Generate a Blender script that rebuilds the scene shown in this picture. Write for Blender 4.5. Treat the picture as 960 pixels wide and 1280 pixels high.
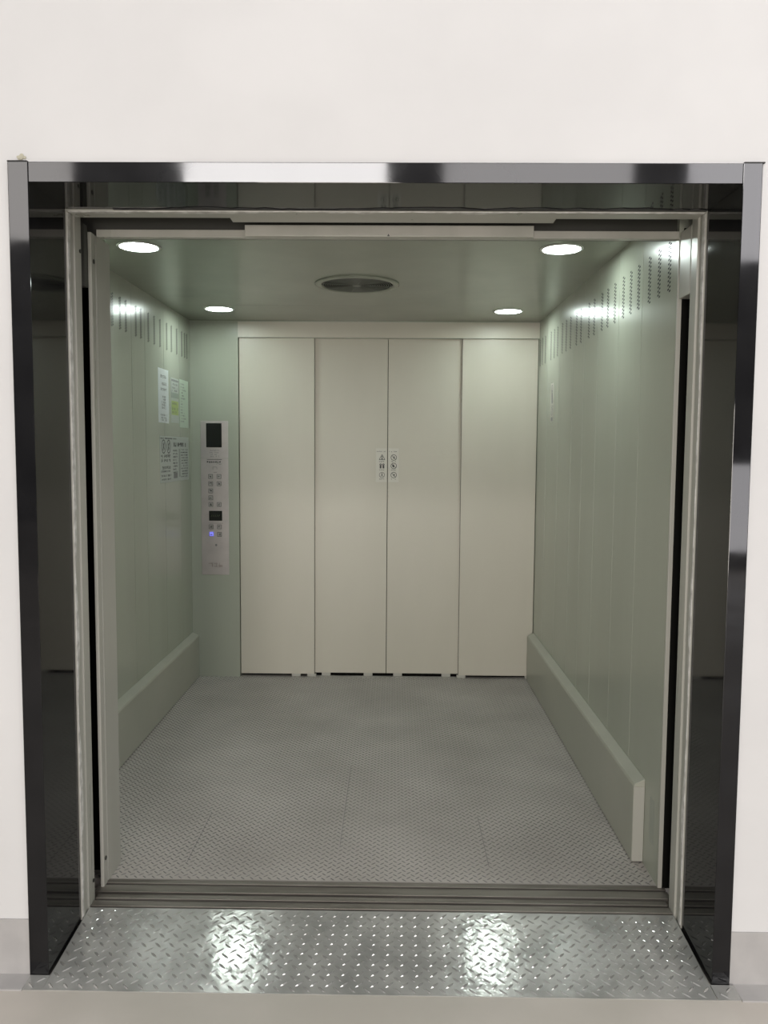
import bpy, bmesh, math, random
from mathutils import Vector, Matrix
random.seed(7)
scene = bpy.context.scene
COL = scene.collection
for o in list(bpy.data.objects):
    bpy.data.objects.remove(o)

# ------------------------------------------------------------------ camera
CAMPOS = (0.0185, -2.1147, 1.45)
YAW, PITCH, ROLL, FPX = -0.01231, -0.07628, 0.00667, 1010.0
cy, sy, cp, sp = math.cos(YAW), math.sin(YAW), math.cos(PITCH), math.sin(PITCH)
fw = Vector((sy*cp, cy*cp, sp)); rt = Vector((cy, -sy, 0)); up = rt.cross(fw)
r2 = math.cos(ROLL)*rt + math.sin(ROLL)*up
u2 = -math.sin(ROLL)*rt + math.cos(ROLL)*up
cam = bpy.data.cameras.new('camera'); camo = bpy.data.objects.new('camera', cam); COL.objects.link(camo)
M = Matrix((r2, u2, -fw)).transposed().to_4x4(); M.translation = Vector(CAMPOS)
camo.matrix_world = M
cam.sensor_fit = 'VERTICAL'; cam.sensor_height = 24; cam.lens = FPX/1280*24
cam.clip_start = 0.05; cam.clip_end = 100
scene.camera = camo

# ------------------------------------------------------------------ world, hall daylight, exposure
w = bpy.data.worlds.new('world'); scene.world = w; w.use_nodes = True
bgn = w.node_tree.nodes['Background']
bgn.inputs[1].default_value = 0.47
wn = w.node_tree.nodes; wl_ = w.node_tree.links            # bright upper hall, dimmer towards the floor
wtc = wn.new('ShaderNodeTexCoord'); wsx = wn.new('ShaderNodeSeparateXYZ'); wcr = wn.new('ShaderNodeValToRGB')
wl_.new(wtc.outputs['Generated'], wsx.inputs[0])
wmr = wn.new('ShaderNodeMapRange'); wmr.inputs[1].default_value = -1; wmr.inputs[2].default_value = 1
wl_.new(wsx.outputs['Z'], wmr.inputs[0]); wl_.new(wmr.outputs[0], wcr.inputs[0])
wcr.color_ramp.elements[0].position = .44; wcr.color_ramp.elements[0].color = (.13, .125, .12, 1)
wcr.color_ramp.elements[1].position = .66; wcr.color_ramp.elements[1].color = (1.0, .965, .95, 1)
wl_.new(wcr.outputs[0], bgn.inputs[0])
scene.view_settings.view_transform = 'Standard'; scene.view_settings.look = 'None'
scene.view_settings.gamma = 1; scene.view_settings.use_curve_mapping = False
scene.view_settings.exposure = 0.1
def area(name, loc, target, sx, sy_, energy, color):
    l = bpy.data.lights.new(name, 'AREA'); l.shape = 'RECTANGLE'; l.size = sx; l.size_y = sy_
    l.energy = energy; l.color = color
    o = bpy.data.objects.new(name, l); COL.objects.link(o); o.location = loc
    o.rotation_euler = (Vector(target)-Vector(loc)).to_track_quat('-Z', 'Y').to_euler()
    return o
area('hall_window_light', (-1.35, -8.0, 4.83), (-1.35, 0, 4.0), 2.5, .55, 118, (1, .97, .96))
area('hall_side_window_light', (1.75, -8.0, 4.83), (1.6, 0, 4.0), 2.3, .55, 32, (1, .96, .96))
area('hall_fill_light', (2.6, -1.9, 5.0), (1.6, 0, 1.8), 3.0, 1.2, 52, (1, .97, .96))  # unseen lamp added to brighten the hall wall from the upper right
area('hall_left_window_light', (-4.75, -8.0, 4.65), (-4.0, 0, 4.4), 1.5, 1.25, 46, (1, .95, .92))
area('hall_right_window_light', (4.35, -8.0, 4.55), (3.6, 0, 4.3), 1.5, 1.5, 72, (1, .97, 1))
area('hall_right_doorway_light', (4.35, -8.0, .75), (3.6, 0, .75), 1.4, 1.1, 38, (1, .97, 1))
area('hall_doorway_light', (-.8, -8.0, 1.0), (-.3, 3, 1.2), 1.7, 2.0, 192, (1, .93, .85))

# ------------------------------------------------------------------ materials
def mat(name, col, rough=.5, metal=0, spec=.5, ior=1.5, emit=None, estr=0):
    m = bpy.data.materials.new(name); m.use_nodes = True
    b = m.node_tree.nodes['Principled BSDF']
    b.inputs['Base Color'].default_value = (*col, 1); b.inputs['Roughness'].default_value = rough
    b.inputs['Metallic'].default_value = metal; b.inputs['IOR'].default_value = ior
    b.inputs['Specular IOR Level'].default_value = spec
    if emit:
        b.inputs['Emission Color'].default_value = (*emit, 1); b.inputs['Emission Strength'].default_value = estr
    return m
def noisy(m, c1, c2, scale=5, detail=6, lo=.35, hi=.65, stretch=(1, 1, 1), bump=0, bscale=40, rough=None):
    nt = m.node_tree; n = nt.nodes; l = nt.links; b = n['Principled BSDF']
    tc = n.new('ShaderNodeTexCoord'); mp = n.new('ShaderNodeMapping'); mp.inputs['Scale'].default_value = stretch
    l.new(tc.outputs['Object'], mp.inputs['Vector'])
    ns = n.new('ShaderNodeTexNoise'); ns.inputs['Scale'].default_value = scale; ns.inputs['Detail'].default_value = detail
    l.new(mp.outputs[0], ns.inputs['Vector'])
    cr = n.new('ShaderNodeValToRGB'); cr.color_ramp.elements[0].position = lo; cr.color_ramp.elements[1].position = hi
    cr.color_ramp.elements[0].color = (*c1, 1); cr.color_ramp.elements[1].color = (*c2, 1)
    l.new(ns.outputs['Fac'], cr.inputs[0]); l.new(cr.outputs[0], b.inputs['Base Color'])
    if rough:
        mr = n.new('ShaderNodeMapRange'); mr.inputs[1].default_value = .3; mr.inputs[2].default_value = .7
        mr.inputs[3].default_value = rough[0]; mr.inputs[4].default_value = rough[1]
        l.new(ns.outputs['Fac'], mr.inputs[0]); l.new(mr.outputs[0], b.inputs['Roughness'])
    if bump:
        n2 = n.new('ShaderNodeTexNoise'); n2.inputs['Scale'].default_value = bscale; n2.inputs['Detail'].default_value = 4
        l.new(mp.outputs[0], n2.inputs['Vector'])
        bp = n.new('ShaderNodeBump'); bp.inputs['Strength'].default_value = bump; bp.inputs['Distance'].default_value = .004
        l.new(n2.outputs['Fac'], bp.inputs['Height']); l.new(bp.outputs[0], b.inputs['Normal'])
    return m
m_wall = noisy(mat('white_wall_paint', (.8, .79, .78), .7), (.65, .65, .65), (.685, .685, .685), 3, 4)
m_base = noisy(mat('grey_skirting_paint', (.5, .49, .48), .6), (.40, .39, .385), (.47, .46, .45), 9, 6)
m_conc = noisy(mat('hall_concrete', (.3, .28, .25), .5), (.49, .46, .41), (.58, .54, .49), 2.2, 7, rough=(.35, .55))
m_black = mat('black_polished_stone', (.012, .012, .013), .04, 0, .38, 1.48)
m_black = noisy(m_black, (.006, .006, .007), (.010, .010, .011), 8, 5, rough=(.03, .07))
SAGE1, SAGE2 = (.36, .38, .315), (.40, .42, .35)
m_sage = noisy(mat('sage_wall_paint', SAGE1, .24), SAGE1, SAGE2, 2.0, 4, stretch=(1, 1, .12))
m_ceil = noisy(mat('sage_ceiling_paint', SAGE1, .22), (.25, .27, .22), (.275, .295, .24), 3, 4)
m_door = noisy(mat('cream_door_paint', (.47, .45, .38), .36), (.52, .495, .42), (.56, .53, .455), 2.2, 4, stretch=(1, 1, .3), rough=(.32, .42))
m_frame = noisy(mat('jamb_grey_paint', (.42, .42, .375), .35), (.40, .40, .355), (.47, .46, .415), 6, 6, stretch=(1, 1, .1), rough=(.25, .4))
m_bump = noisy(mat('bumper_paint', (.4, .41, .34), .4), (.37, .375, .315), (.42, .42, .36), 4, 5, rough=(.32, .45))
m_plaster = noisy(mat('white_plaster', (.7, .69, .66), .8), (.5, .49, .46), (.78, .77, .74), 30, 5)
m_seal = mat('dark_sealant', (.02, .02, .02), .5)
m_dark = mat('gap_shade_black', (.008, .008, .007), .9, 0, .1)  # black put in for the shade inside gaps, pockets and grooves
m_pocket = mat('pocket_grey', (.075, .075, .066), .6, 0, .3)
m_hole = mat('hole_black', (.01, .012, .01), .8)
m_seam = mat('seam_dark', (.06, .06, .05), .7)
m_carfloor = noisy(mat('worn_floor_plate', (.25, .24, .23), .5, .0), (.34, .313, .288), (.50, .465, .435), 2.2, 9, lo=.3, hi=.7, rough=(.42, .6))
m_carlug = noisy(mat('worn_floor_lug', (.2, .19, .18), .45, .2), (.13, .125, .12), (.24, .23, .22), 1.8, 6, lo=.3, hi=.7)
m_plate = noisy(mat('bright_tread_plate', (.4, .4, .38), .3, .35), (.34, .345, .33), (.56, .56, .535), 7, 8, lo=.3, hi=.7, bump=.32, bscale=22, rough=(.11, .22))
m_plug = mat('bright_tread_lug', (.55, .55, .53), .16, .7)
m_sill = noisy(mat('worn_aluminium_sill', (.2, .19, .175), .4, .5), (.15, .137, .12), (.25, .232, .205), 6, 6, stretch=(.5, 6, 1), rough=(.35, .5))
m_steel = noisy(mat('brushed_steel', (.62, .59, .57), .34, .6), (.50, .46, .455), (.57, .525, .515), 9, 3)
m_steelb = mat('button_steel', (.45, .43, .42), .3, .7)
m_screen = mat('black_display_glass', (.006, .008, .007), .15)
m_ink = mat('dark_print', (.06, .06, .06), .6)
m_ink2 = mat('grey_print', (.2, .2, .2), .6)
m_paper = mat('white_paper', (.60, .63, .64), .35)
m_paper2 = mat('pale_notice_paper', (.42, .45, .42), .35)
m_pgreen = mat('pale_green_paper', (.47, .55, .45), .35)
m_yel = mat('yellow_green_label', (.34, .42, .13), .4)
m_pgrey = mat('grey_label_area', (.25, .28, .25), .4)
m_stick = mat('faded_sticker', (.60, .58, .52), .4)
m_white = mat('lamp_ring_white', (.7, .71, .68), .35)
m_lens = mat('lamp_lens', (.9, .9, .9), .4, emit=(.88, 1.0, .95), estr=62)
m_blue = mat('blue_lit_button', (.2, .2, .7), .4, emit=(.25, .25, 1), estr=.7)
m_screw = mat('screw_dark', (.05, .05, .045), .4, .6)
m_vent = mat('vent_metal', (.15, .155, .135), .4)
m_smudge = mat('faded_wall_mark', (.62, .61, .60), .8)
m_stain = mat('olive_damp_stain', (.50, .48, .38), .9)
m_rub = mat('rubber_black', (.02, .02, .02), .6)

# ------------------------------------------------------------------ mesh helpers
def B(): return bmesh.new()
def bx(bm, x0, x1, y0, y1, z0, z1, bev=0):
    t = bmesh.new(); bmesh.ops.create_cube(t, size=1)
    for v in t.verts:
        v.co = Vector(((x0+x1)/2+v.co.x*(x1-x0), (y0+y1)/2+v.co.y*(y1-y0), (z0+z1)/2+v.co.z*(z1-z0)))
    if bev: bmesh.ops.bevel(t, geom=t.edges[:], offset=bev, segments=2, affect='EDGES', profile=.6)
    me = bpy.data.meshes.new('tmp'); t.to_mesh(me); t.free(); bm.from_mesh(me); bpy.data.meshes.remove(me)
    return bm
def prism(bm, pts, z0, z1, axis='z'):
    def P(a, b, c): return {'z': (a, b, c), 'x': (c, a, b), 'y': (a, c, b)}[axis]
    lo = [bm.verts.new(P(a, b, z0)) for a, b in pts]; hi = [bm.verts.new(P(a, b, z1)) for a, b in pts]
    n = len(pts)
    fs = [bm.faces.new(lo[::-1]), bm.faces.new(hi)]
    for i in range(n): fs.append(bm.faces.new((lo[i], lo[(i+1) % n], hi[(i+1) % n], hi[i])))
    bmesh.ops.recalc_face_normals(bm, faces=bm.faces[:])
    return bm
def disc(bm, c, r, h, axis, seg=24, r2=None):
    """short cylinder centred at c, along axis"""
    rot = {'z': Matrix(), 'x': Matrix.Rotation(math.pi/2, 4, 'Y'), 'y': Matrix.Rotation(math.pi/2, 4, 'X')}[axis]
    bmesh.ops.create_cone(bm, cap_ends=True, segments=seg, radius1=r, radius2=r if r2 is None else r2, depth=h,
                          matrix=Matrix.Translation(c) @ rot)
    return bm
def lathe(bm, c, prof, seg=48, closed=True):
    """rings (r,z) around vertical axis at c"""
    rows = []
    for r, z in prof:
        rows.append([bm.verts.new((c[0]+r*math.cos(2*math.pi*i/seg), c[1]+r*math.sin(2*math.pi*i/seg), c[2]+z)) for i in range(seg)])
    n = len(rows)
    for j in range(n if closed else n-1):
        a, b = rows[j], rows[(j+1) % n]
        for i in range(seg): bm.faces.new((a[i], a[(i+1) % seg], b[(i+1) % seg], b[i]))
    bmesh.ops.recalc_face_normals(bm, faces=bm.faces[:])
    return bm
def link(name, bm, m, parent=None, smooth=False, base=None):
    """link one mesh; vertices are given in world space"""
    co = [v.co for v in bm.verts]
    lo = Vector((min(c.x for c in co), min(c.y for c in co), min(c.z for c in co)))
    hi = Vector((max(c.x for c in co), max(c.y for c in co), max(c.z for c in co)))
    org = Vector(base) if base else Vector(((lo.x+hi.x)/2, (lo.y+hi.y)/2, lo.z))
    for v in bm.verts: v.co -= org
    me = bpy.data.meshes.new(name); bm.to_mesh(me); bm.free()
    for mm in (m if isinstance(m, (list, tuple)) else [m]): me.materials.append(mm)
    if smooth:
        for p in me.polygons: p.use_smooth = True
    o = bpy.data.objects.new(name, me); COL.objects.link(o)
    if parent:
        o.parent = parent; pw = parent
        off = Vector((0, 0, 0))
        while pw: off += Vector(pw.location); pw = pw.parent
        o.location = org - off
    else: o.location = org
    return o
def thing(name, loc, label, cat, group=None):
    o = bpy.data.objects.new(name, None); COL.objects.link(o); o.location = loc; o.empty_display_size = .1
    return tag(o, label, cat, group)
def tag(o, label, cat, group=None):
    o['label'] = label; o['category'] = cat
    if group: o['group'] = group
    return o
def struct(o, label, cat):
    o['kind'] = 'structure'; return tag(o, label, cat)
def dup(root, loc, label):
    r = root.copy(); COL.objects.link(r); r.location = loc; r['label'] = label
    for ch in list(root.children):
        c = ch.copy(); COL.objects.link(c); c.parent = r
        for g in list(ch.children):
            d = g.copy(); COL.objects.link(d); d.parent = c
    return r
def tread(bm_name, x0, x1, y0, y1, ztop, thick, pitch, L, W, h, mats, skip=None):
    """steel sheet with raised lens-shaped lugs in alternating directions, one mesh"""
    vs, fs, mi = [], [], []
    def quadbox():
        b = [(x0, y0, ztop-thick), (x1, y0, ztop-thick), (x1, y1, ztop-thick), (x0, y1, ztop-thick),
             (x0, y0, ztop), (x1, y0, ztop), (x1, y1, ztop), (x0, y1, ztop)]
        vs.extend(b)
        for f in ((3, 2, 1, 0), (4, 5, 6, 7), (0, 1, 5, 4), (1, 2, 6, 5), (2, 3, 7, 6), (3, 0, 4, 7)): fs.append(f); mi.append(0)
    quadbox()
    nx = int((x1-x0-pitch*1.2)/pitch)+1; ox = (x1-x0-(nx-1)*pitch)/2
    for i in range(nx):
        y = y0+pitch*(.8+(i % 2))
        cx = x0+ox+i*pitch; a = math.radians(44 if i % 2 else -44)
        while y < y1-pitch*.7:
            cyy = y; y += 2*pitch
            if skip and skip(cx, cyy): continue
            c, s = math.cos(a), math.sin(a); k = len(vs)
            for u, v_, z in ((-L/2, 0, 0), (-L*.22, -W/2, 0), (L*.22, -W/2, 0), (L/2, 0, 0), (L*.22, W/2, 0), (-L*.22, W/2, 0),
                             (-L*.24, 0, h), (L*.24, 0, h)):
                vs.append((cx+u*c-v_*s, cyy+u*s+v_*c, ztop+z))
            for f in ((0, 1, 6), (1, 2, 7, 6), (2, 3, 7), (3, 4, 7), (4, 5, 6, 7), (5, 0, 6)):
                fs.append(tuple(k+q for q in f)); mi.append(1)
    me = bpy.data.meshes.new(bm_name); me.from_pydata(vs, [], fs)
    for mm in mats: me.materials.append(mm)
    me.polygons.foreach_set('material_index', mi); me.update()
    o = bpy.data.objects.new(bm_name, me); COL.objects.link(o)
    return o
def stroke(bm, p, q, wd, depth, fr):
    """flat bar from p to q in a (u,v) plane; fr maps (u,v,d) to world"""
    dx, dy = q[0]-p[0], q[1]-p[1]; l = math.hypot(dx, dy) or 1e-6
    nx, ny = -dy/l*wd/2, dx/l*wd/2
    c = [(p[0]+nx, p[1]+ny), (q[0]+nx, q[1]+ny), (q[0]-nx, q[1]-ny), (p[0]-nx, p[1]-ny)]
    a = [bm.verts.new(fr(u, v, 0)) for u, v in c]; b = [bm.verts.new(fr(u, v, depth)) for u, v in c]
    for f in ((a[0], a[1], a[2], a[3]), (b[3], b[2], b[1], b[0])): bm.faces.new(f)
    for i in range(4): bm.faces.new((a[i], b[i], b[(i+1) % 4], a[(i+1) % 4]))
def ring2(bm, c, r, wd, d, fr, seg=20):
    for i in range(seg):
        a, b = 2*math.pi*i/seg, 2*math.pi*(i+1)/seg
        stroke(bm, (c[0]+r*math.cos(a), c[1]+r*math.sin(a)), (c[0]+r*math.cos(b), c[1]+r*math.sin(b)), wd, d, fr)
def glyphs(bm, u0, u1, v, h, fr, d=.0003, fill=.8, wd=None):
    """a row of small illegible characters"""
    g = h*1.05; u = u0; wd = wd or h*.13
    while u+h*.8 <= u1:
        if random.random() < fill:
            for k in range(4):
                if random.random() < .5:
                    vv = v+h*(random.random()-.5)*.9; stroke(bm, (u, vv), (u+h*.8, vv), wd, d, fr)
                else:
                    uu = u+h*.8*random.random(); stroke(bm, (uu, v-h*.45), (uu, v+h*.45), wd, d, fr)
        u += g

# ------------------------------------------------------------------ the hall
XL, XR, YB, ZC = -1.255, .908, 2.94, 2.243
SO, SI, ST, STI = (-.995, .962), (-.9416, .9125), 2.1935, 2.141
FY0, RY, GZ = .039, .277, -.033      # surround face, back of reveal, hall floor level
WY = FY0+.010
b = B()
bx(b, -5, SO[0]-.0015, WY, .25, GZ-.02, 5.2); bx(b, SO[1]+.0015, 5, WY, .25, GZ-.02, 5.2); bx(b, SO[0]-.0015, SO[1]+.0015, WY, .25, ST+.001, 5.2)
wf = struct(link('wall_front', b, m_wall), 'white painted hall wall around the lift opening', 'wall')
b = B(); bx(b, -14, 14, -14, .60, -.25, GZ)
struct(link('floor', b, m_conc), 'beige grey concrete hall floor in front of the lift', 'floor')
b = B(); bx(b, -5, SO[0]-.001, WY-.004, WY, GZ, .131)
struct(link('baseboard_left', b, m_base), 'grey painted skirting band left of the black surround', 'skirting')
b = B(); bx(b, SO[1]+.001, 5, WY-.004, WY, GZ, .122)
struct(link('baseboard_right', b, m_base), 'grey painted skirting band right of the black surround', 'skirting')
# narrow painted kerb strips carrying on beside the tread plate
b = B(); bx(b, -5, -.992, -.022, WY, GZ-.01, GZ+.004, .001)
struct(link('trim_1', b, m_base), 'grey painted floor strip left of the tread plate', 'floor strip')
b = B(); bx(b, .972, 5, -.024, WY, GZ-.01, GZ+.004, .001)
struct(link('trim_2', b, m_base), 'grey painted floor strip right of the tread plate', 'floor strip')
frF = lambda u, v, d: (u, WY-d-.0001, v)
b = B()
for u0, v0, u1, v1, wd in [(.118, 2.602, .127, 2.603, .007), (.128, 2.600, .139, 2.606, .005), (.119, 2.606, .121, 2.590, .006), (.146, 2.600, .160, 2.601, .006),
                           (.160, 2.606, .172, 2.607, .004), (.183, 2.601, .194, 2.601, .006), (.186, 2.609, .190, 2.610, .004), (.214, 2.606, .219, 2.598, .005),
                           (.219, 2.597, .226, 2.602, .006), (.224, 2.606, .226, 2.601, .004), (.222, 2.590, .224, 2.580, .003), (.227, 2.617, .229, 2.619, .004)]:
    sc_ = lambda u, v: (.0185+(u-.0185)*1.023, 1.45+(v-1.45)*1.023); stroke(b, sc_(u0, v0), sc_(u1, v1), wd, .0002, frF)
link('faded_mark', b, m_smudge, wf)['label'] = 'faint grey scuffed writing high on the white wall'
b = B()
for k in range(14):
    a = random.random()*6.28; r = random.random()*.012
    disc(b, (-.962+r*math.cos(a), WY-.0003-.0003*k, 2.203+abs(r*math.sin(a))), .003+.003*random.random(), .0004, 'y', 10)
link('stain', b, m_stain, wf)['label'] = 'olive stain at the corner of the surround'

# ------------------------------------------------------------------ black stone surround
sur = thing('door_surround', (-.016, .158, GZ), 'polished black stone surround framing the whole lift opening', 'door surround')
b = B(); bx(b, SO[0], SI[0], FY0, RY, GZ, ST, .0015); link('side_board', b, m_black, sur)
b = B(); bx(b, SI[1], SO[1], FY0, RY, GZ, ST, .0015); link('side_board', b, m_black, sur)
b = B(); bx(b, SI[0]+.0005, SI[1]-.0005, FY0, RY, STI, ST-.0008, .0015); link('head_board', b, m_black, sur)
b = B()
for x0, x1 in ((SO[0]-.001, SI[0]-.002), (SI[1]+.002, SO[1]+.006)):
    bx(b, x0, x1, FY0-.0004, WY-.001, ST-.0005, ST+.003, .001)
link('mastic_bead', b, m_seal, sur)['label'] = 'dark mastic along the top corners'

# ------------------------------------------------------------------ landing door frame (painted steel)
fr_ = thing('door_frame', (-.016, .33, 0), 'grey painted steel door frame set behind the black surround', 'door frame')
b = B(); prism(b, [(-1.06, RY), (-.938, RY), (-.938, .302), (-.9415, .304), (-.9415, .326), (-.9395, .328), (-.9365, .330), (-.9365, .358), (-.939, .360), (-.939, .384), (-1.06, .384)], -.01, 2.17)
link('jamb', b, m_frame, fr_)
b = B(); prism(b, [(1.06, RY), (.909, RY), (.909, .302), (.9125, .304), (.9125, .326), (.9105, .328), (.9065, .330), (.9065, .358), (.909, .360), (.909, .384), (1.06, .384)], -.01, 2.17)
link('jamb', b, m_frame, fr_)
b = B(); bx(b, -.938, .909, RY+.0005, .347, 2.137, 2.30, .001); bx(b, -.478, .494, .345, .398, 2.1385, 2.30, .001)
link('head_plate', b, m_frame, fr_)
b = B(); bx(b, -1.07, -1.06, .36, .56, 0, 2.30); bx(b, 1.06, 1.07, .36, .62, 0, 2.30); bx(b, -1.06, 1.06, .2925, .498, 2.30, 2.31)
bx(b, -1.06, -.945, .556, .5595, 0, 2.15); bx(b, .922, 1.06, .488, .4965, 0, 2.15)
link('pocket_shade_sheet', b, m_dark, fr_)['label'] = 'black sheets added to keep the sliding door pockets dark'  # added sheets block outside light; their black stands in for pocket shade
b = B(); bx(b, -.905, .905, .41, .44, 2.180, 2.26, .002); link('door_track', b, m_pocket, fr_)['label'] = 'dull grey hanger track above the opening'
# ragged plaster and sealant edges
def ragged(bm, plane, a0, a1, y0, ymin, ymax, d, n):
    """plane(a,y,d)->world ; strip from y0 to a wavy edge"""
    top, bot = [], []; yv = (ymin+ymax)/2
    for i in range(n+1):
        a = a0+(a1-a0)*i/n; yv += random.uniform(-1, 1)*(ymax-ymin)*.35; yv = min(max(yv, ymin), ymax)
        top.append((a, y0)); bot.append((a, yv))
    for i in range(n):
        q = [top[i], top[i+1], bot[i+1], bot[i]]
        lo = [bm.verts.new(plane(a, y, 0)) for a, y in q]; hi = [bm.verts.new(plane(a, y, d)) for a, y in q]
        bm.faces.new(lo); bm.faces.new(hi[::-1])
        for k in range(4): bm.faces.new((lo[k], hi[k], hi[(k+1) % 4], lo[(k+1) % 4]))
    bmesh.ops.recalc_face_normals(bm, faces=bm.faces[:])
b = B(); ragged(b, lambda a, y, d: (a, y, 2.137-d), -.934, .905, RY+.0005, RY+.002, RY+.02, .0025, 120)
link('plaster_edge', b, m_plaster, fr_)['label'] = 'ragged white plaster along the head'
b = B(); ragged(b, lambda a, y, d: (-.938+d, y, a), .0, 2.134, RY+.0005, RY+.004, RY+.022, .002, 60)
link('plaster_edge', b, m_plaster, fr_)['label'] = 'ragged white plaster along the left jamb'
b = B(); ragged(b, lambda a, y, d: (.909-d, y, a), .0, 2.134, RY+.0005, RY+.004, RY+.022, .002, 60)
link('plaster_edge', b, m_plaster, fr_)['label'] = 'ragged white plaster along the right jamb'
b = B(); ragged(b, lambda a, y, d: (a, y, 2.1408-d), -.80, .908, RY, RY-.026, RY-.004, .002, 70)
link('sealant_bead', b, m_seal, sur)['label'] = 'black sealant under the head board'
b = B()
for x, y, z in ((-.939, .374, 2.045), (-.939, .374, .065)): disc(b, (x+.001, y, z), .006, .004, 'x', 12)
link('screw', b, m_screw, fr_)

# ------------------------------------------------------------------ lift car shell
tread_car = tread('floor', XL, XR, .505, 3.0, 0, .05, 
                  .0152, .0225, .0052, .0017, [m_carfloor, m_carlug],
                  skip=lambda x, y: y > 2.95)
struct(tread_car, 'worn grey tread plate floor of the lift car', 'floor')
b = B()
for x, y0, y1 in ((-.70, .62, 1.0), (.36, .62, 1.0), (-.17, .75, 1.5)): bx(b, x-.0012, x+.0012, y0, y1, 0, .0006)
link('seam', b, m_carlug, tread_car)
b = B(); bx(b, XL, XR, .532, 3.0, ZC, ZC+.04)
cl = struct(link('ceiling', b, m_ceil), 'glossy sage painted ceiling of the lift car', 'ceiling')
b = B(); bx(b, -1.2, -.06, 2.408, 2.410, ZC-.0002, ZC+.001); bx(b, -1.2, -1.03, 2.15, 2.152, ZC-.0002, ZC+.001)

link('seam', b, m_seam, cl)
b = B(); bx(b, XL-.03, XL, .60, 2.97, 0, ZC)
wl = struct(link('wall_left', b, m_sage), 'sage painted steel wall on the left of the lift car', 'wall')
b = B(); bx(b, XR, XR+.03, .492, 2.97, 0, ZC); bx(b, XR+.03, 1.06, .497, .53, 0, ZC)
wr = struct(link('wall_right', b, m_sage), 'sage painted steel wall on the right of the lift car', 'wall')
b = B(); bx(b, XR-.0015, XR+.012, .486, .494, 0, 2.12, .001); link('edge_strip', b, m_frame, wr)['label'] = 'pale front edge of the right wall'
b = B(); bx(b, XL-.03, -.955, YB, YB+.10, 0, ZC, .0015); bx(b, -.9551, XR+.03, YB, YB+.10, 2.140, ZC, .0015)
wb = struct(link('wall_back', b, m_sage), 'sage painted return panel and lintel around the rear doors', 'wall')
b = B(); bx(b, -.9551, XR+.03, YB-.0015, YB, 2.143, ZC-.006, .0005); link('lintel_face', b, m_door, wb)
b = B(); bx(b, -.96, XR+.03, 3.03, 3.06, -.02, 2.2); link('gap_shade_sheet', b, m_dark, wb)['label'] = 'black sheet put behind the rear doors as shade in the gaps'  # black sheet stands in for the shade between and under the leaves
# wall panel seams
def seams(parent, x, sgn, ys):
    bm = B()
    for y in ys: bx(bm, min(x, x-sgn*.0008), max(x, x-sgn*.0008), y-.0006, y+.0006, .29, ZC-.002)
    link('panel_seam', bm, m_sage, parent)
seams(wr, XR, 1, (.858, 1.162, 1.49, 1.745, 1.985, 2.315, 2.655))
seams(wl, XL, -1, (1.50, 1.82, 2.03, 2.367, 2.69))
# perforated ventilation slots: each column is two staggered rows of slanted slits
def slots(parent, x, sgn, y, z0, z1, n=12, dy=.0075):
    bm = B(); fr = lambda u, v, d: (x-sgn*d, u, v)
    for k in range(n):
        for q in (-1, 1):
            z = z0+(z1-z0)*(k+.25*(q+1))/n
            stroke(bm, (y+q*dy-.0068, z+.0010), (y+q*dy+.0068, z-.0010), .0058, .0004, fr)
    link('ventilation_slots', bm, m_hole, parent)
for y in (.574, .676, .780, .906, 1.005, 1.104, 1.226, 1.336, 1.430, 1.566, 1.664, 1.822, 1.917, 2.052, 2.156, 2.254, 2.379, 2.471, 2.565, 2.740, 2.830, 2.905):
    slots(wr, XR, 1, y, 1.972, 2.135)
for y in (1.560, 1.663, 1.745, 1.893, 1.971, 2.095, 2.197, 2.303, 2.432, 2.527, 2.640, 2.751, 2.816, 2.868):
    slots(wl, XL, -1, y, 2.002, 2.152)
bm = B(); fr = lambda u, v, d: (XR-d, u, v)
for k in range(24):
    z = .118+.155*k/24
    for q in range(4): stroke(bm, (.548+q*.013, z), (.555+q*.013, z), .003, .0004, fr)
link('ventilation_slots', bm, m_pgrey, wr)

# car entrance: left jamb with front return, header
ej = thing('entrance_jamb', (-.98, .53, 0), 'sage painted lift car entrance jamb on the left side', 'door jamb')
b = B(); prism(b, [(-.942, .447), (-.935, .447), (-.932, .450), (-.932, .480), (-.935, .482), (-.935, .488), (-.932, .490), (-.932, .612), (-.942, .612)], 0, 2.121)
link('jamb_profile', b, m_frame, ej)
b = B(); bx(b, XL-.03, -.9425, .56, .60, 0, ZC); link('return_panel', b, m_sage, ej)
b = B()
for z in (2.035, .092): disc(b, (-.9315, .466, z), .007, .004, 'x', 14)
link('screw', b, m_screw, ej)
b = B(); bx(b, -1.0, -.9425, .418, .446, 1.95, 2.14, .002); link('cover_plate', b, m_pocket, ej)
cp_ = thing('cover_plate', (.93, .45, 1.93), 'small painted cover plate at the top of the right jamb', 'cover plate')
b = B(); bx(b, .909, .95, .39, .484, 1.93, 2.135, .003); link('plate', b, m_frame, cp_)
hd = thing('door_header', (-.016, .51, 2.11), 'pale painted lift car header with a deeper centre plate', 'door header')
b = B(); bx(b, -.930, .907, .490, .515, 2.117, 2.1405, .0015)
link('header_panel', b, m_frame, hd)
b = B(); bx(b, -1.055, 1.055, .516, .53, 2.12, 2.29); link('recess_shade_panel', b, m_pocket, hd)['label'] = 'dark filler panel painted as shade above the header'  # filler whose dark colour stands in for shade over the header
b = B(); bx(b, -.453, .446, .455, .4895, 2.1125, 2.147, .002); link('centre_plate', b, m_frame, hd)
b = B(); prism(b, [(-.009, 2.1135), (-.001, 2.1135), (-.005, 2.121)], .4545, .4552, 'y'); link('centre_mark', b, m_ink, hd)['label'] = 'tiny dark triangle mark'

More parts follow.
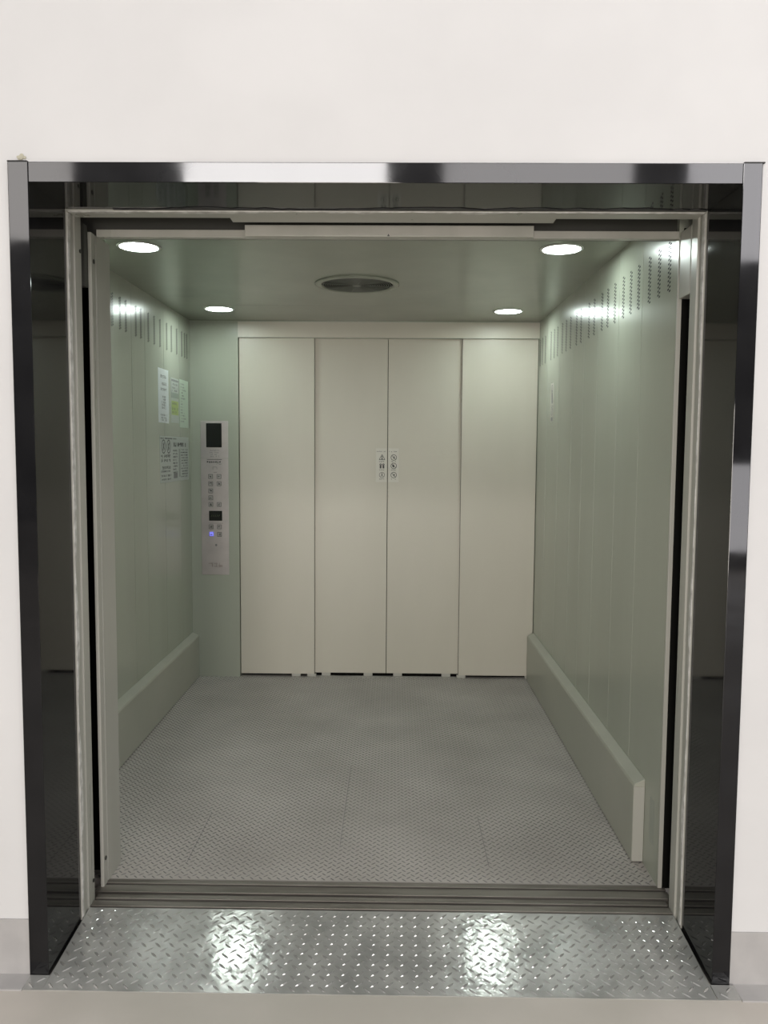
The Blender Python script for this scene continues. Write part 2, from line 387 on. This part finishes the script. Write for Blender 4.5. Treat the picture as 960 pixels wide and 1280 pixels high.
# ------------------------------------------------------------------ sills and tread plate
tp = thing('tread_plate', (-.016, .332, 0), 'bright bare metal tread plate sloping up to the lift threshold', 'tread plate')
RAMP = math.radians(5.05); tp.rotation_euler.x = RAMP
for x0, x1, y0, y1 in ((-.936, .906, -.352, -.002), (-.992, -.9365, -.352, -.2965), (.9085, .972, -.352, -.2965)):
    t = tread('sheet', x0+.016, x1+.016, y0, y1, 0, .005, .0208, .032, .0068, .0022, [m_plate, m_plug]); t.parent = tp
def sill(name, ys, x0, x1, label):
    th = thing(name, ((x0+x1)/2, ys[0], 0), label, 'door sill')
    bm = B(); bx(bm, x0, x1, ys[0], ys[-1], -.05, -.024)
    for a, c in zip(ys[::2], ys[1::2]): bx(bm, x0, x1, a, c, -.026, .002, .0015)
    link('rail', bm, m_sill, th)
    bm = B()
    for a, c in zip(ys[1:-1:2], ys[2::2]): bx(bm, x0, x1, a, c, -.0242, -.022)
    link('groove', bm, m_dark, th)
sill('landing_sill', (.338, .368, .381, .405), -.936, .906, 'worn aluminium landing sill with one groove, nearest the tread plate')
sill('car_sill', (.421, .462, .474, .497), -.955, .93, 'worn aluminium car sill with one groove, against the car floor')

# ------------------------------------------------------------------ bumper rails
def bumper(x, sgn, y0, y1, ztop, label):
    xi = x-sgn*.040
    bm = B(); prism(bm, [(x, .0), (xi, .0), (xi, ztop-.028), (xi+sgn*.004, ztop-.018), (x, ztop)] if sgn > 0 else
                    [(x, .0), (x, ztop), (xi+sgn*.004, ztop-.018), (xi, ztop-.028), (xi, 0)], y0, y1, 'y')
    bmesh.ops.bevel(bm, geom=[e for e in bm.edges], offset=.0015, segments=1, affect='EDGES')
    for v in bm.verts: v.co.z += .004
    th = thing('bumper_rail', ((x+xi)/2, (y0+y1)/2, 0), label, 'bumper rail')
    link('rail', bm, m_bump, th)
    bm = B(); bx(bm, min(x, x-sgn*.030), max(x, x-sgn*.030), y0+.01, y1-.005, .0, .006); link('base_strip', bm, m_dark, th)
    bm = B(); bx(bm, min(x, xi)+.001, max(x, xi)-.001, y0-.0025, y0, .006, ztop-.024, .0008); link('end_cap', bm, m_frame, th)
bumper(XL, -1, .64, YB-.002, .285, 'sage steel bumper rail along the foot of the left wall')
bumper(XR, 1, .655, YB-.002, .300, 'sage steel bumper rail along the foot of the right wall')

# ------------------------------------------------------------------ rear doors
def leaf(n, x0, x1, y0, label, shoes, z0=.019):
    bm = B(); bx(bm, x0, x1, y0, y0+.020, z0, 2.16, .002)
    o = struct(link('door_%d' % n, bm, m_door), label, 'lift door')
    for s in shoes:
        bm = B(); bx(bm, s-.028, s+.028, y0+.003, y0+.017, 0.001, z0, .001); link('guide_shoe', bm, m_frame, o)
    return o
d1 = leaf(1, -.952, -.4805, 2.958, 'leftmost cream rear lift door leaf, beside the control panel', (-.60, -.50))
d2 = leaf(2, -.505, -.0258, 2.982, 'cream rear lift door leaf left of the centre gap', (-.14, -.41), .022)
d3 = leaf(3, -.0225, .455, 2.982, 'cream rear lift door leaf right of the centre gap', (.05, .36), .022)
d4 = leaf(4, .435, .905, 2.958, 'rightmost cream rear lift door leaf, against the right wall', (.455, .89))
for d, x in ((d1, -.4815), (d4, .436)):
    bm = B(); bx(bm, x-.0012, x+.0012, 2.9572, 2.9585, .019, 2.14); link('edge_line', bm, m_seam, d)
# door safety stickers
frD = lambda u, v, d: (u, 2.9818-d, v)
def sticker(x0, x1, z0, z1, label, kind):
    th = thing('warning_sticker', ((x0+x1)/2, 2.9818, z0), label, 'sticker', 'door safety stickers')
    bm = B(); bx(bm, x0, x1, 2.9812, 2.9818, z0, z1); link('backing', bm, m_stick, th)
    fr = lambda u, v, d: (u, 2.9812-d, v)
    bm = B(); c = (x0+x1)/2+(.002 if kind else .004); H = z1-z0
    glyphs(bm, x0+.004, x1-.004, z1-.02, .007, fr, fill=.5)
    zs = [z0+H*.73, z0+H*.48, z0+H*.21]; r = .0165
    if kind == 0:
        tri = [(c-.018, zs[0]-.014), (c+.018, zs[0]-.014), (c, zs[0]+.018)]
        for i in range(3): stroke(bm, tri[i], tri[(i+1) % 3], .0035, .0003, fr)
        stroke(bm, (c, zs[0]-.006), (c, zs[0]+.009), .005, .0003, fr); stroke(bm, (c-.006, zs[0]-.009), (c+.006, zs[0]-.009), .004, .0003, fr)
        for q in (-1, 1):
            ring2(bm, (c+q*.009, zs[1]+.008), .005, .005, .0003, fr, 10)
            stroke(bm, (c+q*.009, zs[1]+.002), (c+q*.009, zs[1]-.016), .011, .0003, fr)
        ring2(bm, (c, zs[2]), r, .0025, .0003, fr)
        stroke(bm, (c, zs[2]+.012), (c, zs[2]-.002), .005, .0003, fr); stroke(bm, (c, zs[2]), (c+.009, zs[2]-.011), .003, .0003, fr); stroke(bm, (c, zs[2]), (c-.008, zs[2]-.011), .003, .0003, fr)
    else:
        for i, z in enumerate(zs):
            ring2(bm, (c, z), r+.001, .0035, .0003, fr)
            stroke(bm, (c-.012, z+.012), (c+.012, z-.012), .003, .0003, fr)
            if i == 1: stroke(bm, (c-.004, z+.008), (c-.001, z-.008), .012, .0003, fr)
            else:
                stroke(bm, (c+.002, z+.008), (c+.003, z-.009), .004, .0003, fr); stroke(bm, (c-.006, z-.004), (c+.008, z+.003), .003, .0003, fr)
    for z in zs: glyphs(bm, c-.017, c+.019, z-.0255, .0075, fr, fill=.85)
    link('pictograms', bm, m_ink, th)
sticker(-.097, -.0285, 1.25, 1.462, 'narrow warning sticker with triangle pictogram left of the centre door gap', 0)
sticker(-.0200, .046, 1.25, 1.462, 'narrow sticker with three prohibition circles right of the centre door gap', 1)

# ------------------------------------------------------------------ control panel
FY = YB
cop = thing('control_panel', (-1.11, FY, .655), 'stainless steel lift control panel with two black displays and buttons', 'control panel')
def pz(zy): return 1.612-(zy-115)*(1.612-.660)/(1210-115)    # photo rows on the panel to height
def px_(zx): return -1.158+(zx-163)*(.097/116)
b = B(); bx(b, px_(122), px_(328), FY-.004, FY, pz(1212), pz(368), .001); link('lower_plate', b, m_steel, cop)
b = B(); bx(b, px_(122), px_(328), FY-.003, FY, pz(366), pz(100), .001); link('upper_plate', b, m_steel, cop)
PF = FY-.004
b = B(); bx(b, px_(164), px_(280), PF-.0015, PF+.002, pz(289), pz(116), .0006); link('display', b, m_screen, cop)
b = B(); bx(b, px_(180), px_(279), PF-.0015, PF+.001, pz(818), pz(746), .0006); d_ = link('display', b, m_screen, cop)
fr = lambda u, v, d: (u, PF-.0015-d, v)
b = B()
for q in range(5): stroke(b, (px_(196+q*14), pz(790)), (px_(204+q*14), pz(775)), .004, .0002, fr)
link('digits', b, mat('dim_green_digits', (.05, .06, .03), .4), d_)
frp = lambda u, v, d: (u, PF-d, v); frq = lambda u, v, d: (u, PF+.001-d, v)
b = B()
for zy, a, c in ((310, 192, 262), (326, 186, 260), (340, 194, 262), (354, 182, 270)): glyphs(b, px_(a), px_(c), pz(zy), .008, frq, fill=.8)
link('printed_text', b, m_ink2, cop)
b = B()
stroke(b, (px_(168), pz(376)), (px_(280), pz(376)), .003, .0003, frp)
link('rule', b, m_ink, cop); b = B(); glyphs(b, px_(168), px_(280), pz(393), .012, frp, fill=1, wd=.003); glyphs(b, px_(240), px_(282), pz(409), .006, frp)
link('printed_text', b, m_ink, cop); b = B()
for p, q in (((212, 430), (242, 430)), ((212, 430), (212, 448)), ((242, 430), (242, 448)), ((215, 468), (242, 468))): stroke(b, (px_(p[0]), pz(p[1])), (px_(q[0]), pz(q[1])), .0018, .0003, frp)
link('printed_frame', b, m_ink, cop); b = B()
stroke(b, (px_(176), pz(836)), (px_(284), pz(836)), .0014, .0003, frp); link('rule', b, m_ink, cop)
def button(zx, zy, lit=False, dark=0):
    x, z = px_(zx), pz(zy); h = .0145
    bm = B(); bx(bm, x-h, x+h, PF-.003, PF, z-h, z+h, .002); bo = link('button', bm, m_blue if lit else m_steelb, cop)
    fb = lambda u, v, d: (u, PF-.003-d, v)
    bm = B()
    for p, q in (((-h, -h), (h, -h)), ((h, -h), (h, h)), ((h, h), (-h, h)), ((-h, h), (-h, -h))): stroke(bm, (x+p[0]*.9, z+p[1]*.9), (x+q[0]*.9, z+q[1]*.9), .0022, .0003, fb)
    for k in range(3+dark):
        stroke(bm, (x+random.uniform(-.008, .008), z+random.uniform(-.008, .008)), (x+random.uniform(-.008, .008), z+random.uniform(-.008, .008)), .003, .0003, fb)
    link('button_symbol', bm, m_ink, bo)
    if lit: bo['label'] = 'blue lit button'
for zx, zy, k in ((195, 498, 2), (258, 498, 0), (195, 550, 1), (258, 550, 5), (195, 602, 2), (195, 652, 1), (195, 700, 4), (258, 700, 1), (195, 862, 2), (258, 862, 0), (258, 917, 3)): button(zx, zy, False, k)
button(197, 915, True)
b = B(); disc(b, (px_(232), PF-.001, pz(995)), .007, .003, 'y', 16); link('key_switch', b, m_ink2, cop)
b = B(); glyphs(b, px_(175), px_(288), pz(1140), .03, frp, fill=.9, wd=.004); link('worn_print', b, mat('worn_print', (.42, .36, .345), .4, .6), cop)

# ------------------------------------------------------------------ notices on the left wall
X0 = XL
def notice(y0, y1, z0, z1, m, label, name='paper_notice'):
    th = thing(name, (X0, (y0+y1)/2, z0), label, 'notice')
    bm = B(); bx(bm, X0, X0+.0008, y0, y1, z0, z1); link('sheet', bm, m, th)
    return th
frL = lambda u, v, d: (X0+.0008+d, u, v)
th = notice(2.252, 2.452, 1.592, 1.887, m_paper, 'white upright certificate sheet on the left wall, nearest the entrance')
b = B()
for z in (1.845, 1.805, 1.775): glyphs(b, 2.30, 2.42, z, .018, frL, fill=.85); link('text_line', b, m_ink2, th); b = B()
for z in (1.735, 1.72, 1.705, 1.69, 1.675): glyphs(b, 2.315, 2.40, z, .013, frL)
link('text_block', b, m_ink2, th); b = B()
for z in (1.635, 1.62, 1.608): glyphs(b, 2.29, 2.42, z, .011, frL)
link('printed_text', b, m_ink2, th)
th = notice(2.495, 2.668, 1.60, 1.856, m_paper2, 'small inspection notice with a yellow green label at its foot')
b = B(); bx(b, X0+.0008, X0+.0012, 2.51, 2.655, 1.645, 1.725); link('colour_label', b, m_yel, th)['label'] = 'yellow green label'
b = B(); bx(b, X0+.0008, X0+.0012, 2.51, 2.66, 1.742, 1.772); link('grey_block', b, m_pgrey, th)
b = B(); stroke(b, (2.51, 1.74), (2.51, 1.84), .005, .0003, frL); stroke(b, (2.51, 1.842), (2.66, 1.842), .012, .0003, frL)
for z in (1.82, 1.80, 1.785): glyphs(b, 2.53, 2.65, z, .01, frL)
for z in (1.71, 1.68, 1.66): glyphs(b, 2.52, 2.65, z, .014, lambda u, v, d: (X0+.0012+d, u, v))
link('printed_text', b, m_ink2, th)
th = notice(2.685, 2.885, 1.578, 1.862, m_pgreen, 'pale green upright notice sheet on the left wall, nearest the control panel')
b = B()
for k in range(14): glyphs(b, 2.71, 2.71+.05+.1*random.random(), 1.835-.017*k, .009, frL, fill=.7)
link('printed_text', b, m_ink2, th)
th = notice(2.268, 2.878, 1.262, 1.520, m_paper2, 'wide printed notice with two round emblems below the three upright sheets')
b = B()
for y in (2.34, 2.44):
    ring2(b, (y, 1.462), .036, .006, .0003, frL); stroke(b, (y-.014, 1.44), (y+.012, 1.485), .010, .0003, frL); stroke(b, (y+.014, 1.445), (y-.010, 1.48), .006, .0003, frL)
    link('round_emblem', b, m_ink, th); b = B()
for z, h in ((1.41, .018), (1.385, .018), (1.345, .018), (1.325, .012), (1.30, .012), (1.28, .010)): glyphs(b, 2.29, 2.49, z, h, frL, fill=.8)
link('text_block', b, m_ink, th); b = B(); glyphs(b, 2.52, 2.82, 1.475, .026, frL, fill=.75, wd=.006); link('heading', b, m_ink, th); b = B(); glyphs(b, 2.28, 2.6, 1.508, .009, frL)
link('text_line', b, m_ink, th); b = B()
for k in range(8): glyphs(b, 2.53, 2.62, 1.44-.018*k, .011, frL)
for k in range(11): glyphs(b, 2.70, 2.86, 1.445-.016*k, .008, frL, fill=.7)
link('printed_text', b, m_ink, th)
b = B(); bx(b, X0+.0008, X0+.0012, 2.655, 2.685, 1.285, 1.45); link('colour_bar', b, m_pgrey, th)
b = B(); bx(b, X0+.0008, X0+.0012, 2.54, 2.62, 1.28, 1.31); link('dark_block', b, m_ink2, th)

# sticker on the right wall
th = thing('warning_sticker', (XR, 2.50, 1.61), 'narrow upright pictogram sticker on the right wall near the rear doors', 'sticker')
b = B(); bx(b, XR-.0006, XR, 2.452, 2.545, 1.612, 1.835); link('backing', b, m_stick, th)
fr = lambda u, v, d: (XR-.0006-d, u, v)
b = B()
for z, k in ((1.80, 0), (1.745, 1), (1.675, 0), (1.632, 2)):
    if k == 1: stroke(b, (2.50, z+.03), (2.495, z-.025), .03, .0003, fr); ring2(b, (2.50, z+.035), .012, .006, .0003, fr, 10)
    elif k == 2: stroke(b, (2.475, z), (2.525, z), .022, .0003, fr)
    else: ring2(b, (2.50, z), .022, .005, .0003, fr); stroke(b, (2.485, z+.015), (2.515, z-.015), .005, .0003, fr)
glyphs(b, 2.47, 2.53, 1.705, .009, fr)
link('pictograms', b, m_ink2, th)

# ------------------------------------------------------------------ ceiling fittings
LS = [(-.993, 1.122, 'round white downlight in the front left of the lift ceiling'), (.669, 1.135, 'round white downlight in the front right of the lift ceiling'),
      (-.981, 2.526, 'round white downlight in the back left of the lift ceiling'), (.660, 2.561, 'round white downlight in the back right of the lift ceiling')]
x, y, lab = LS[0]
dl = thing('downlight', (x, y, ZC), lab, 'ceiling light', 'downlights in the lift ceiling')
b = B(); lathe(b, (x, y, ZC), [(.0735, 0), (.085, 0), (.084, -.003), (.077, -.005), (.0735, -.004)], 40); link('rim', b, m_white, dl, True)
b = B(); disc(b, (x, y, ZC+.0005), .074, .003, 'z', 40); link('lens', b, m_lens, dl)
for x, y, lab in LS[1:]: dup(dl, (x, y, ZC), lab)
fx, fy = -.166, 1.828
fv = thing('ceiling_vent', (fx, fy, ZC), 'round grey ventilation fan grille in the middle of the lift ceiling', 'ceiling vent')
b = B(); lathe(b, (fx, fy, ZC), [(.168, 0), (.203, 0), (.203, -.003), (.196, -.007), (.176, -.009), (.170, -.006)], 64); link('rim', b, m_ceil, fv, True)
b = B(); disc(b, (fx, fy, ZC-.001), .169, .002, 'z', 64); link('fan_opening', b, m_dark, fv)
b = B()
for k in range(14):
    r = .022+k*.0108; lathe(b, (fx, fy, ZC-.006), [(r-.0022, 0), (r, .0016), (r+.0022, 0), (r, -.0016)], 48)
for k in range(8):
    a = k*math.pi/4+.2; t = bmesh.new(); bx(t, .01, .169, -.0016, .0016, -.0015, .0015); bmesh.ops.rotate(t, verts=t.verts, cent=(0, 0, 0), matrix=Matrix.Rotation(a, 3, 'Z'))
    bmesh.ops.translate(t, verts=t.verts, vec=(fx, fy, ZC-.005)); me = bpy.data.meshes.new('tmp'); t.to_mesh(me); t.free(); b.from_mesh(me); bpy.data.meshes.remove(me)
link('wire_grille', b, m_vent, fv, True)
b = B(); disc(b, (fx, fy, ZC-.006), .02, .006, 'z', 24); link('hub', b, m_vent, fv)
